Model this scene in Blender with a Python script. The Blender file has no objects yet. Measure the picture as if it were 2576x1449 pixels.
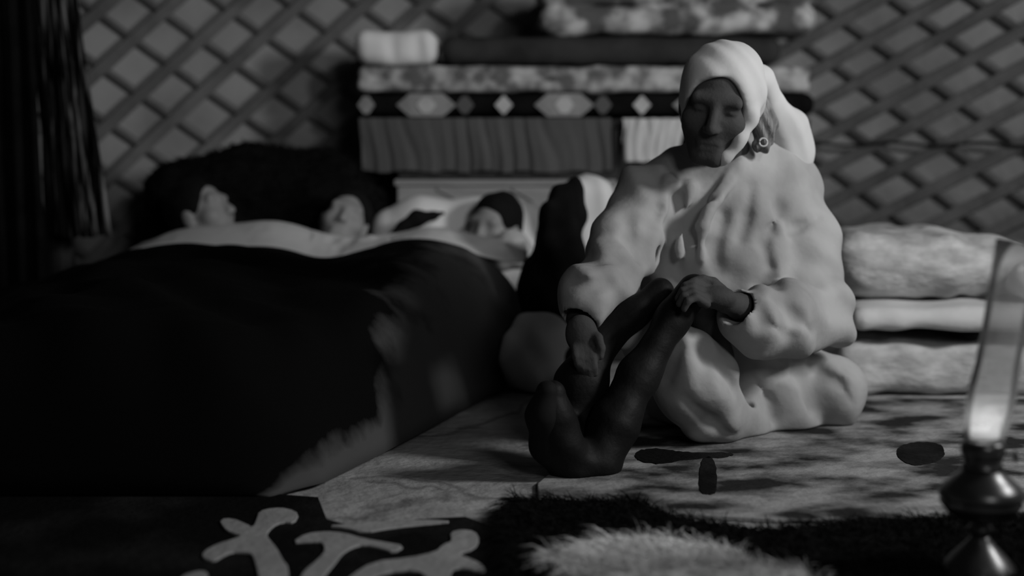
import bpy, bmesh, math, random
import numpy as np
from mathutils import Vector, Matrix
from mathutils.geometry import tessellate_polygon
random.seed(7)
rng = np.random.default_rng(7)
SC = bpy.context.scene
COL = SC.collection

# ------------------------------------------------------------------ camera, world, lights
F = 3600.0
CAMZ = 0.70
PITCH = math.atan((724.5 - 330.0) / F)
cd = bpy.data.cameras.new('camera'); cam = bpy.data.objects.new('camera', cd); COL.objects.link(cam)
cam.location = (0, 0, CAMZ)
cam.rotation_euler = (math.pi / 2 - PITCH, 0, 0)
cd.sensor_width = 36.0; cd.lens = F / 2576.0 * 36.0
cd.dof.use_dof = True; cd.dof.focus_distance = 3.0; cd.dof.aperture_fstop = 1.35
SC.camera = cam
SC.view_settings.view_transform = 'Standard'; SC.view_settings.look = 'None'
SC.view_settings.exposure = 0.0; SC.view_settings.gamma = 1.0; SC.view_settings.use_curve_mapping = False

wd = bpy.data.worlds.new('world'); SC.world = wd; wd.use_nodes = True
bg = wd.node_tree.nodes['Background']; bg.inputs[0].default_value = (1, 1, 1, 1); bg.inputs[1].default_value = 0.012


def light(name, kind, loc, target, power, size=0.4, size_y=None, spot=None):
    l = bpy.data.lights.new(name, kind); o = bpy.data.objects.new(name, l); COL.objects.link(o)
    o.location = loc; l.energy = power
    d = Vector(target) - Vector(loc); o.rotation_euler = d.to_track_quat('-Z', 'Y').to_euler()
    if kind == 'AREA':
        l.size = size
        if size_y: l.shape = 'RECTANGLE'; l.size_y = size_y
    else:
        l.shadow_soft_size = size
    if spot: l.spot_size = math.radians(spot); l.spot_blend = 0.6
    return o


light('key_light', 'AREA', (2.25, 2.25, 1.5), (0.3, 3.8, 0.5), 36, 0.4)
light('front_light', 'AREA', (1.25, -0.7, 1.9), (0.1, 4.4, 0.5), 17, 0.7)

light('pile_fill', 'SPOT', (1.5, 0.9, 2.2), (-0.05, 4.85, 1.0), 80, 0.15, spot=36)  # added spot with no visible source, brightens the bedding pile


def cam_ray(px, py):
    v = Vector(((px - 1288.0) / F, (724.5 - py) / F, -1.0))
    return cam.rotation_euler.to_matrix() @ v


def at(px, py, Y):
    """pixel of the photograph + distance down the tent -> point"""
    r = cam_ray(px, py); t = Y / r.y
    return np.array((r.x * t, Y, CAMZ + r.z * t))


def onz(px, py, z=0.0):
    r = cam_ray(px, py); t = (z - CAMZ) / r.z
    return np.array((r.x * t, r.y * t, z))


# ------------------------------------------------------------------ materials
def mat(name, col, rough=0.9, col2=None, scale=8.0, detail=4.0, lo=0.4, hi=0.6, bump=0.0, bscale=60.0,
        spec=0.2, stretch=None, kind='noise', sheen=0.0, coords='Object'):
    m = bpy.data.materials.new(name); m.use_nodes = True
    nt = m.node_tree; n = nt.nodes; L = nt.links; p = n['Principled BSDF']
    p.inputs['Roughness'].default_value = rough
    p.inputs['Specular IOR Level'].default_value = spec
    if sheen: p.inputs['Sheen Weight'].default_value = sheen
    p.inputs['Base Color'].default_value = (col, col, col, 1)
    tc = n.new('ShaderNodeTexCoord'); vec = tc.outputs[coords]
    if stretch:
        mp = n.new('ShaderNodeMapping'); mp.inputs['Scale'].default_value = stretch
        L.new(vec, mp.inputs[0]); vec = mp.outputs[0]
    if col2 is not None:
        if kind == 'noise':
            t = n.new('ShaderNodeTexNoise'); t.inputs['Scale'].default_value = scale; t.inputs['Detail'].default_value = detail
            out = t.outputs['Fac']
        elif kind == 'voronoi':
            t = n.new('ShaderNodeTexVoronoi'); t.inputs['Scale'].default_value = scale; out = t.outputs['Distance']
        else:
            t = n.new('ShaderNodeTexWave'); t.inputs['Scale'].default_value = scale
            t.inputs['Distortion'].default_value = 3.0; t.inputs['Detail'].default_value = detail; out = t.outputs['Fac']
        L.new(vec, t.inputs['Vector'])
        r = n.new('ShaderNodeValToRGB')
        r.color_ramp.elements[0].position = lo; r.color_ramp.elements[1].position = hi
        r.color_ramp.elements[0].color = (col, col, col, 1); r.color_ramp.elements[1].color = (col2, col2, col2, 1)
        L.new(out, r.inputs[0]); L.new(r.outputs[0], p.inputs['Base Color'])
    if bump:
        t2 = n.new('ShaderNodeTexNoise'); t2.inputs['Scale'].default_value = bscale; t2.inputs['Detail'].default_value = 3
        L.new(vec, t2.inputs['Vector'])
        b = n.new('ShaderNodeBump'); b.inputs['Strength'].default_value = bump; b.inputs['Distance'].default_value = 0.02
        L.new(t2.outputs['Fac'], b.inputs['Height']); L.new(b.outputs[0], p.inputs['Normal'])
    return m


M = {}
M['robe'] = mat('robe_cloth', 0.28, 0.97, 0.41, 6, 4, 0.35, 0.65, 0.08, 45, 0.05)
M['scarf'] = mat('scarf_cotton', 0.56, 0.95, 0.48, 6, 2, 0.3, 0.7, 0.05, 40, 0.1)
M['sheet'] = mat('sheet_cotton', 0.72, 0.95, 0.62, 7, 3, 0.3, 0.7, 0.1, 30, 0.1)
M['white'] = mat('white_cotton', 0.62, 0.95, 0.5, 7, 3, 0.3, 0.7, 0.1, 30, 0.1)
M['quilt_big'] = mat('blotchy_quilt', 0.10, 0.95, 0.55, 6, 4, 0.47, 0.58, 0.2, 30, 0.1)
M['pillow'] = mat('pillow_cotton', 0.84, 0.95, 0.76, 5, 2, 0.3, 0.7, 0.1, 20, 0.1)
M['skin'] = mat('weathered_skin', 0.062, 0.75, 0.048, 14, 4, 0.3, 0.7, 0.08, 120, 0.15)
M['skin_sleeper'] = mat('sleeper_skin', 0.30, 0.6, 0.25, 14, 3, 0.3, 0.7, 0.05, 120, 0.3)
M['hair'] = mat('black_hair', 0.004, 0.8, 0.007, 60, 3, 0.3, 0.7, 0.3, 90, 0.15, (1, 1, 6))
M['grey_hair'] = mat('grey_hair', 0.13, 0.8, 0.26, 25, 3, 0.35, 0.65, 0.4, 60, 0.2, (3, 3, 0.6))
M['boot'] = mat('boot_leather', 0.004, 0.6, 0.008, 12, 4, 0.3, 0.7, 0.1, 60, 0.16)
M['sole'] = mat('boot_sole', 0.006, 0.8)
M['silver'] = mat('dull_silver', 0.5, 0.35, spec=0.6)
M['blanket'] = None
M['mattress'] = mat('dark_mattress', 0.012, 0.95)
M['furblack'] = mat('black_fur', 0.003, 0.9, 0.006, 30, 3, 0.3, 0.7, spec=0.1)
M['furwhite'] = mat('white_fur', 0.9, 0.9, 0.6, 22, 3, 0.35, 0.7, spec=0.1)
M['dark'] = mat('dark_cloth', 0.006, 0.95, 0.010, 10, 3, spec=0.05)
M['wood_dark'] = mat('dark_wood', 0.012, 0.6, 0.03, 6, 4, 0.35, 0.65, 0.2, 30, 0.3, (8, 8, 0.6))
M['wood_light'] = mat('pale_wood', 0.26, 0.7, 0.34, 6, 4, 0.35, 0.65, 0.15, 30, 0.2, (1, 8, 8))
M['slat'] = mat('lattice_wood', 0.095, 0.8, 0.15, 7, 4, 0.35, 0.65, 0.2, 40, 0.2)
M['felt_wall'] = mat('wall_felt', 0.33, 0.98, 0.21, 3.2, 5, 0.35, 0.68, 0.35, 14, 0.05)
M['curtain'] = mat('curtain_cloth', 0.006, 0.95, 0.3, 9, 3, 0.48, 0.75, 0.1, 40, 0.05, (7, 7, 0.35))
M['quilt_pat'] = mat('patterned_quilt', 0.13, 0.95, 0.5, 17, 4, 0.42, 0.66, 0.2, 30, 0.1)
M['quilt_dark'] = mat('dark_quilt', 0.028, 0.95, 0.045, 9, 3, 0.35, 0.65, 0.2, 30, 0.1)
M['applique_mid'] = mat('mid_grey_felt', 0.10, 0.95)
M['applique_light'] = mat('light_grey_felt', 0.22, 0.95, 0.3, 20)
M['applique_pale'] = mat('pale_felt', 0.42, 0.95, 0.5, 20)
M['valance'] = mat('hanging_cloth', 0.085, 0.8, 0.10, 6, 3, 0.35, 0.65, 0.08, 30, 0.1)
M['rug_dark'] = mat('black_felt', 0.006, 0.97, 0.022, 5, 4, 0.45, 0.75, 0.3, 60, 0.05)
M['rug_light'] = mat('grey_felt_applique', 0.30, 0.97, 0.38, 14, 3, 0.3, 0.7, 0.2, 60, 0.05)
M['brass'] = mat('tarnished_brass', 0.05, 0.33, 0.08, 9, 3, spec=0.7); M['brass'].node_tree.nodes['Principled BSDF'].inputs['Metallic'].default_value = 0.8
M['bolster'] = mat('pale_bolster', 0.34, 0.95, 0.56, 11, 5, 0.38, 0.64, 0.35, 25, 0.1, (1, 1, 2.2))
M['cord'] = mat('dark_cord', 0.015, 0.9)


def floor_material():
    m = mat('felt_floor', 0.30, 0.98, 0.42, 6, 5, 0.35, 0.65, 0.4, 30, 0.05, coords='Object')
    nt = m.node_tree; n = nt.nodes; L = nt.links; p = n['Principled BSDF']
    src = p.inputs['Base Color'].links[0].from_socket
    w = n.new('ShaderNodeTexNoise'); w.inputs['Scale'].default_value = 2.3; w.inputs['Detail'].default_value = 7; w.inputs['Distortion'].default_value = 0.4
    tc = [x for x in n if x.type == 'TEX_COORD'][0]; L.new(tc.outputs['Object'], w.inputs['Vector'])
    r = n.new('ShaderNodeValToRGB'); e = r.color_ramp.elements
    e[0].position = 0.465; e[0].color = (1, 1, 1, 1); e[1].position = 0.525; e[1].color = (1, 1, 1, 1)
    mid = r.color_ramp.elements.new(0.5); mid.color = (0.25, 0.25, 0.25, 1)
    L.new(w.outputs['Fac'], r.inputs[0])
    mx = n.new('ShaderNodeMixRGB'); mx.blend_type = 'MULTIPLY'; mx.inputs[0].default_value = 0.62
    L.new(src, mx.inputs[1]); L.new(r.outputs[0], mx.inputs[2]); L.new(mx.outputs[0], p.inputs['Base Color'])
    return m


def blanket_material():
    """black blanket; light on its right side painted as grey, broken up by noise patches"""
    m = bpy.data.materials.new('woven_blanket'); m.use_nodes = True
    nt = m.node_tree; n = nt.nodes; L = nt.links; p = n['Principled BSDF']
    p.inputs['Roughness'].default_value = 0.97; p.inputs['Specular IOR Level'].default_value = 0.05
    at_ = n.new('ShaderNodeAttribute'); at_.attribute_name = 'lit_side'
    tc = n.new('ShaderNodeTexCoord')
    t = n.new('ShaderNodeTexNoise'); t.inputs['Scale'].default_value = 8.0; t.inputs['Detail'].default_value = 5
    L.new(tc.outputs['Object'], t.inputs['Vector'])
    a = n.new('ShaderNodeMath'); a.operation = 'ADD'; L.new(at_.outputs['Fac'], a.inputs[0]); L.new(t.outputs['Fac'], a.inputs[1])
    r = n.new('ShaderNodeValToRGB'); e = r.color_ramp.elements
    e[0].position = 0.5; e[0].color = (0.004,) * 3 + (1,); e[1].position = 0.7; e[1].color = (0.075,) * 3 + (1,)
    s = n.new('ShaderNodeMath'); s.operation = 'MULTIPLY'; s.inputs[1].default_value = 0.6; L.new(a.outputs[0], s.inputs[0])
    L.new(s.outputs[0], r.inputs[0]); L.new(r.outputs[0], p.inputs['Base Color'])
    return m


def glass_material():
    m = bpy.data.materials.new('sooty_glass'); m.use_nodes = True
    nt = m.node_tree; n = nt.nodes; L = nt.links
    n.remove(n['Principled BSDF']); out = n['Material Output']
    tr = n.new('ShaderNodeBsdfTransparent'); tl = n.new('ShaderNodeBsdfTranslucent'); df = n.new('ShaderNodeBsdfDiffuse'); gl = n.new('ShaderNodeBsdfGlossy')
    tl.inputs[0].default_value = (0.8,) * 3 + (1,); df.inputs[0].default_value = (0.75,) * 3 + (1,); gl.inputs['Roughness'].default_value = 0.12
    a = n.new('ShaderNodeMixShader'); a.inputs[0].default_value = 0.5; L.new(tl.outputs[0], a.inputs[1]); L.new(df.outputs[0], a.inputs[2])
    fr = n.new('ShaderNodeFresnel'); fr.inputs[0].default_value = 1.35
    b = n.new('ShaderNodeMixShader'); b.inputs[0].default_value = 0.25; L.new(tr.outputs[0], b.inputs[1]); L.new(a.outputs[0], b.inputs[2])
    c = n.new('ShaderNodeMixShader'); L.new(fr.outputs[0], c.inputs[0]); L.new(b.outputs[0], c.inputs[1]); L.new(gl.outputs[0], c.inputs[2])
    L.new(c.outputs[0], out.inputs[0])
    return m


def flame_material():
    m = bpy.data.materials.new('lamp_flame'); m.use_nodes = True
    p = m.node_tree.nodes['Principled BSDF']; p.inputs['Base Color'].default_value = (0, 0, 0, 1)
    p.inputs['Emission Color'].default_value = (1, 1, 1, 1); p.inputs['Emission Strength'].default_value = 0.5
    return m


# ------------------------------------------------------------------ mesh helpers
def link(name, me, m=None, parent=None, smooth=True):
    o = bpy.data.objects.new(name, me); COL.objects.link(o)
    if m:
        for x in (m if isinstance(m, (list, tuple)) else [m]): me.materials.append(x)
    if smooth and len(me.polygons): me.polygons.foreach_set('use_smooth', [True] * len(me.polygons))
    if parent:
        o.parent = parent; o.matrix_parent_inverse = Matrix.Translation(-Vector(parent.location))
    return o


def tag(o, label=None, cat=None, group=None, kind=None):
    if label: o['label'] = label
    if cat: o['category'] = cat
    if group: o['group'] = group
    if kind: o['kind'] = kind
    return o


def thing(name, loc, label, cat, group=None):
    o = bpy.data.objects.new(name, None); COL.objects.link(o); o.location = Vector(loc); o.empty_display_size = 0.05
    return tag(o, label, cat, group)


def pydata(name, v, f):
    me = bpy.data.meshes.new(name); me.from_pydata([tuple(map(float, q)) for q in v], [], [tuple(map(int, q)) for q in f]); me.update()
    return me


def obj(name, v, f, m, parent=None, smooth=True):
    return link(name, pydata(name, v, f), m, parent, smooth)


def boxes(bl):
    """list of (lo, hi) or (centre, half, rotation matrix) -> verts, faces"""
    V = []; Fc = []
    for b in bl:
        if len(b) == 2:
            lo, hi = np.array(b[0], float), np.array(b[1], float); c = (lo + hi) / 2; h = (hi - lo) / 2; R = np.eye(3)
        else:
            c, h, R = b; c = np.array(c, float); h = np.array(h, float); R = np.array(R)
        k = len(V)
        for sz in (-1, 1):
            for sy in (-1, 1):
                for sx in (-1, 1):
                    V.append(c + R @ (h * np.array((sx, sy, sz))))
        for q in ((0, 2, 3, 1), (4, 5, 7, 6), (0, 1, 5, 4), (2, 6, 7, 3), (0, 4, 6, 2), (1, 3, 7, 5)):
            Fc.append([k + i for i in q])
    return V, Fc


def bevel(o, w=0.004, seg=2):
    b = o.modifiers.new('bevel', 'BEVEL'); b.width = w; b.segments = seg; b.limit_method = 'ANGLE'
    return o


def lathe(prof, n=40, axis=None, base=(0, 0, 0)):
    V = []; Fc = []
    base = np.array(base, float)
    R = np.eye(3) if axis is None else np.array(Vector((0, 0, 1)).rotation_difference(Vector(axis)).to_matrix())
    for (r, z) in prof:
        for i in range(n):
            a = 2 * math.pi * i / n
            V.append(base + R @ np.array((r * math.cos(a), r * math.sin(a), z)))
    for j in range(len(prof) - 1):
        for i in range(n):
            i2 = (i + 1) % n
            Fc.append((j * n + i, j * n + i2, (j + 1) * n + i2, (j + 1) * n + i))
    return V, Fc


def tube(pts, rad, n=10):
    pts = [np.array(p, float) for p in pts]; V = []; Fc = []
    rad = rad if isinstance(rad, (list, tuple)) else [rad] * len(pts)
    up = np.array((0.13, 0.2, 1.0))
    for i, p in enumerate(pts):
        t = pts[min(i + 1, len(pts) - 1)] - pts[max(i - 1, 0)]; t = t / np.linalg.norm(t)
        a = np.cross(t, up); a = a / (np.linalg.norm(a) + 1e-9); b = np.cross(t, a)
        for k in range(n):
            w = 2 * math.pi * k / n; V.append(p + rad[i] * (a * math.cos(w) + b * math.sin(w)))
    for i in range(len(pts) - 1):
        for k in range(n):
            k2 = (k + 1) % n; Fc.append((i * n + k, i * n + k2, (i + 1) * n + k2, (i + 1) * n + k))
    Fc.append(tuple(range(n))[::-1]); Fc.append(tuple((len(pts) - 1) * n + k for k in range(n)))
    return V, Fc


# value noise
_T = rng.random((64, 64, 64)).astype(np.float32)


def noise(P, s, seed=0):
    q = P * s + seed * 7.31
    i = np.floor(q).astype(int); f = (q - i).astype(np.float32); f = f * f * (3 - 2 * f); i = i % 64; j = (i + 1) % 64
    x0, y0, z0 = i[..., 0], i[..., 1], i[..., 2]; x1, y1, z1 = j[..., 0], j[..., 1], j[..., 2]
    fx, fy, fz = f[..., 0], f[..., 1], f[..., 2]
    c00 = _T[x0, y0, z0] * (1 - fx) + _T[x1, y0, z0] * fx; c10 = _T[x0, y1, z0] * (1 - fx) + _T[x1, y1, z0] * fx
    c01 = _T[x0, y0, z1] * (1 - fx) + _T[x1, y0, z1] * fx; c11 = _T[x0, y1, z1] * (1 - fx) + _T[x1, y1, z1] * fx
    return ((c00 * (1 - fy) + c10 * fy) * (1 - fz) + (c01 * (1 - fy) + c11 * fy) * fz) * 2 - 1


class Vol:
    """distance field sampled on a grid, turned into one continuous surface"""

    def __init__(s, lo, hi, h):
        s.lo = np.array(lo, float); s.h = h
        s.n = np.ceil((np.array(hi, float) - s.lo) / h).astype(int) + 1
        s.D = np.full(s.n, 5.0, np.float32)

    def region(s, lo, hi):
        a = np.clip(np.floor((np.array(lo) - s.lo) / s.h).astype(int), 0, s.n); b = np.clip(np.ceil((np.array(hi) - s.lo) / s.h).astype(int) + 1, 0, s.n)
        if np.any(b <= a): return None, None
        ax = [s.lo[i] + s.h * np.arange(a[i], b[i]) for i in range(3)]
        P = np.stack(np.meshgrid(*ax, indexing='ij'), -1).astype(np.float32)
        return (slice(a[0], b[0]), slice(a[1], b[1]), slice(a[2], b[2])), P

    def op(s, fn, lo, hi, k=0.0, sub=False):
        m = k + 3 * s.h
        sl, P = s.region(np.array(lo) - m, np.array(hi) + m)
        if sl is None: return
        d = fn(P).astype(np.float32); a = s.D[sl]
        if sub: a = -a
        if k > 0:
            t = np.clip(0.5 + 0.5 * (a - d) / k, 0, 1); r = a * (1 - t) + d * t - k * t * (1 - t)
        else:
            r = np.minimum(a, d)
        s.D[sl] = -r if sub else r

    def cone(s, a, b, ra, rb, k=0.02, sub=False):
        a = np.array(a, np.float32); b = np.array(b, np.float32); ba = b - a; l2 = float(ba @ ba) + 1e-12

        def fn(P):
            t = np.clip(((P - a) @ ba) / l2, 0, 1)
            return np.linalg.norm(P - a - t[..., None] * ba, axis=-1) - (ra + (rb - ra) * t)
        r = max(ra, rb); s.op(fn, np.minimum(a, b) - r, np.maximum(a, b) + r, k, sub)

    def chain(s, pts, k=0.02):
        for (p, r), (q, u) in zip(pts[:-1], pts[1:]): s.cone(p, q, r, u, k)

    def ell(s, c, r, R=None, k=0.02, sub=False):
        c = np.array(c, np.float32); r = np.array(r, np.float32); R = np.eye(3) if R is None else np.array(R)

        def fn(P):
            q = (P - c) @ R
            k0 = np.linalg.norm(q / r, axis=-1); k1 = np.linalg.norm(q / (r * r), axis=-1) + 1e-9
            return k0 * (k0 - 1) / k1
        m = float(r.max()); s.op(fn, c - m, c + m, k, sub)

    def box(s, lo, hi, rad, k=0.0, R=None, sub=False):
        lo = np.array(lo, np.float32); hi = np.array(hi, np.float32); c = (lo + hi) / 2; hh = (hi - lo) / 2
        Rm = np.eye(3) if R is None else np.array(R)

        def fn(P):
            q = np.abs((P - c) @ Rm) - (hh - rad)
            return np.linalg.norm(np.maximum(q, 0), axis=-1) + np.minimum(q.max(-1), 0) - rad
        m = float(np.linalg.norm(hh)) if R is not None else hh
        s.op(fn, c - m, c + m, k, sub)

    def groove(s, px, r, y0=2.7, k=0.03):
        """crease pressed into the surface along a line of sight points"""
        out = []
        for (a, b) in px:
            Y = np.arange(y0, y0 + 1.3, s.h); P = np.array([at(a, b, y) for y in Y])
            i = np.round((P - s.lo) / s.h).astype(int); ok = np.all((i >= 0) & (i < s.n), axis=1)
            d = np.where(ok, s.D[tuple(np.clip(i, 0, s.n - 1).T)], 1.0); h = np.nonzero(d < 0)[0]
            if len(h): out.append(P[h[0]])
        for a, b in zip(out[:-1], out[1:]):
            if np.linalg.norm(a - b) < 0.16: s.cone(a, b, r * .55, r * .55, k, sub=True)

    def warp(s, amp, sc, seed=0, aniso=(1, 1, 1)):
        ax = [s.lo[i] + s.h * np.arange(s.n[i]) for i in range(3)]
        near = np.abs(s.D) < 4 * amp + 3 * s.h
        idx = np.nonzero(near)
        P = np.stack([ax[i][idx[i]] for i in range(3)], -1)
        s.D[idx] += amp * noise(P * np.array(aniso), sc, seed)

    def folds(s, amp, direction, wavelength, seed=0, lo=None, hi=None):
        ax = [s.lo[i] + s.h * np.arange(s.n[i]) for i in range(3)]
        near = np.abs(s.D) < 4 * amp + 3 * s.h
        idx = np.nonzero(near); P = np.stack([ax[i][idx[i]] for i in range(3)], -1)
        w = np.ones(len(P))
        if lo is not None:
            for i in range(3):
                w *= np.clip((P[:, i] - lo[i]) / 0.04, 0, 1) * np.clip((hi[i] - P[:, i]) / 0.04, 0, 1)
        d = np.array(direction, float); d /= np.linalg.norm(d)
        ph = (P @ d) / wavelength * 2 * math.pi + 3.5 * noise(P, 7.0, seed)
        s.D[idx] += (amp * w * np.sin(ph) * (0.6 + 0.4 * noise(P, 9.0, seed + 3))).astype(np.float32)

    def mesh(s):
        D = s.D; n = np.array(D.shape)
        # clamp the outer shell so the surface is closed
        for ax in range(3):
            for e in (0, -1):
                sl = [slice(None)] * 3; sl[ax] = e; D[tuple(sl)] = np.maximum(D[tuple(sl)], s.h * 0.5)
        ins = D < 0
        cs = np.zeros(n - 1, np.int8)
        for dx in (0, 1):
            for dy in (0, 1):
                for dz in (0, 1):
                    cs += ins[dx:n[0] - 1 + dx, dy:n[1] - 1 + dy, dz:n[2] - 1 + dz]
        act = np.argwhere((cs > 0) & (cs < 8)); m = len(act)
        vid = np.full(n - 1, -1, np.int64); vid[act[:, 0], act[:, 1], act[:, 2]] = np.arange(m)
        acc = np.zeros((m, 3)); cnt = np.zeros(m)
        cor = [np.array((i & 1, (i >> 1) & 1, (i >> 2) & 1)) for i in range(8)]
        val = [D[act[:, 0] + c[0], act[:, 1] + c[1], act[:, 2] + c[2]].astype(float) for c in cor]
        for i in range(8):
            for b in (1, 2, 4):
                if i & b: continue
                j = i | b; va, vb = val[i], val[j]
                x = (va < 0) != (vb < 0)
                t = va[x] / (va[x] - vb[x])
                acc[x] += cor[i] + t[:, None] * (cor[j] - cor[i]); cnt[x] += 1
        V = s.lo + s.h * (act + acc / cnt[:, None])
        Q = []
        for ax in range(3):
            b, c = (ax + 1) % 3, (ax + 2) % 3
            sa = [slice(None)] * 3; sb = [slice(None)] * 3; sa[ax] = slice(0, -1); sb[ax] = slice(1, None)
            A = ins[tuple(sa)]; B = ins[tuple(sb)]
            e = np.argwhere(A != B); e = e[(e[:, b] > 0) & (e[:, c] > 0) & (e[:, b] < n[b] - 1) & (e[:, c] < n[c] - 1)]
            f = A[e[:, 0], e[:, 1], e[:, 2]]
            q = []
            for (ob, oc) in ((-1, -1), (0, -1), (0, 0), (-1, 0)):
                k = e.copy(); k[:, b] += ob; k[:, c] += oc; q.append(vid[k[:, 0], k[:, 1], k[:, 2]])
            q = np.stack(q, -1); q[~f] = q[~f][:, ::-1]; Q.append(q)
        Q = np.concatenate(Q)
        me = bpy.data.meshes.new('surface'); me.vertices.add(len(V)); me.vertices.foreach_set('co', V.ravel())
        me.loops.add(len(Q) * 4); me.loops.foreach_set('vertex_index', Q.ravel().astype(np.int32))
        me.polygons.add(len(Q)); me.polygons.foreach_set('loop_start', np.arange(0, len(Q) * 4, 4, dtype=np.int32))
        me.update(calc_edges=True); me.validate()
        return me

    def build(s, name, m, parent=None, smooth=0):
        o = link(name, s.mesh(), m, parent)
        if smooth:
            k = o.modifiers.new('smooth', 'SMOOTH'); k.iterations = smooth; k.factor = 0.5
        return o


def strands(name, roots, length, lean, m, parent, width=0.0022, spread=0.5, seg=3, seed=1):
    """fur: tapering curved blades rooted on a surface"""
    r = np.random.default_rng(seed); n = len(roots)
    d = np.array(lean, float)[None] + r.normal(0, spread, (n, 3)); d[:, 2] = np.abs(d[:, 2]) + 0.25
    d /= np.linalg.norm(d, axis=1)[:, None]
    side = np.cross(d, r.normal(0, 1, (n, 3))); side /= np.linalg.norm(side, axis=1)[:, None]
    L = length * r.uniform(0.6, 1.15, n)
    V = np.zeros((n, 2 * seg + 1, 3))
    for k in range(seg + 1):
        t = k / seg; p = roots + d * (L * t)[:, None]; p[:, 2] -= (L * 0.55 * t * t); p[:, :2] += d[:, :2] * (L * 0.25 * t * t)[:, None]
        if k < seg:
            w = width * (1 - t * 0.75); V[:, 2 * k] = p - side * w; V[:, 2 * k + 1] = p + side * w
        else: V[:, 2 * seg] = p
    V[:, :, 2] = np.maximum(V[:, :, 2], 0.0135)
    base = (np.arange(n) * (2 * seg + 1))[:, None]
    quads = np.concatenate([base + np.array((2 * k, 2 * k + 1, 2 * k + 3, 2 * k + 2)) for k in range(seg - 1)])
    tris = base + np.array((2 * seg - 2, 2 * seg - 1, 2 * seg))
    me = bpy.data.meshes.new(name); me.vertices.add(n * (2 * seg + 1)); me.vertices.foreach_set('co', V.ravel())
    nl = len(quads) * 4 + len(tris) * 3
    me.loops.add(nl); me.loops.foreach_set('vertex_index', np.concatenate([quads.ravel(), tris.ravel()]).astype(np.int32))
    st = np.concatenate([np.arange(len(quads)) * 4, len(quads) * 4 + np.arange(len(tris)) * 3]).astype(np.int32)
    me.polygons.add(len(st)); me.polygons.foreach_set('loop_start', st); me.update(calc_edges=True)
    return link(name, me, m, parent)


def rounded(pts, n=2):
    for _ in range(n):
        q = []
        for i in range(len(pts)):
            a, b = np.array(pts[i], float), np.array(pts[(i + 1) % len(pts)], float)
            q += [a * .75 + b * .25, a * .25 + b * .75]
        pts = q
    return pts


def poly_slab(name, pts, z0, z1, m, parent=None):
    """flat outline on the ground, extruded"""
    pts = [np.array(p[:2]) for p in pts]; n = len(pts)
    tri = tessellate_polygon([[Vector((p[0], p[1], 0)) for p in pts]])
    V = [(p[0], p[1], z0) for p in pts] + [(p[0], p[1], z1) for p in pts]
    Fc = [tuple(t) for t in tri] + [tuple(i + n for i in t) for t in tri] + [(i, (i + 1) % n, n + (i + 1) % n, n + i) for i in range(n)]
    me = pydata(name, V, Fc); bm = bmesh.new(); bm.from_mesh(me); bmesh.ops.recalc_face_normals(bm, faces=bm.faces); bm.to_mesh(me); bm.free()
    return link(name, me, m, parent, smooth=False)


def interp(x, xs, ys, w=0.0):
    if not w: return np.interp(x, xs, ys)
    return sum(np.interp(x + d * w, xs, ys) * g for d, g in ((-1.5, .1), (-1, .15), (-.5, .17), (0, .16), (.5, .17), (1, .15), (1.5, .1)))


# ------------------------------------------------------------------ setting
WC = np.array((0.1, 2.6)); WR = 2.8      # round felt tent


def wall_pt(ang, r, z): return np.array((WC[0] + r * math.sin(ang), WC[1] + r * math.cos(ang), z))


V, Fc = [], []
NA = 96
for i in range(NA + 1):
    a = math.radians(-100 + 200 * i / NA)
    for (r, z) in ((WR, 0.0), (WR, 0.75), (WR, 1.5), (WR + 0.04, 1.5), (WR + 0.04, 0.0)): V.append(wall_pt(a, r, z))
for i in range(NA):
    for j in range(5):
        k = (j + 1) % 5; Fc.append((i * 5 + j, i * 5 + k, (i + 1) * 5 + k, (i + 1) * 5 + j))
tag(obj('wall_back', V, Fc, M['felt_wall']), kind='structure')
V = [np.array((WC[0] + 3.6 * math.cos(2 * math.pi * i / 64), WC[1] + 3.6 * math.sin(2 * math.pi * i / 64), 0)) for i in range(64)]
V += [v - np.array((0, 0, 0.03)) for v in V]
Fc = [tuple(range(64)), tuple(range(127, 63, -1))] + [(i, i + 64, (i + 1) % 64 + 64, (i + 1) % 64) for i in range(64)]
tag(obj('floor', V, Fc, floor_material(), smooth=False), kind='structure')


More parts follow.
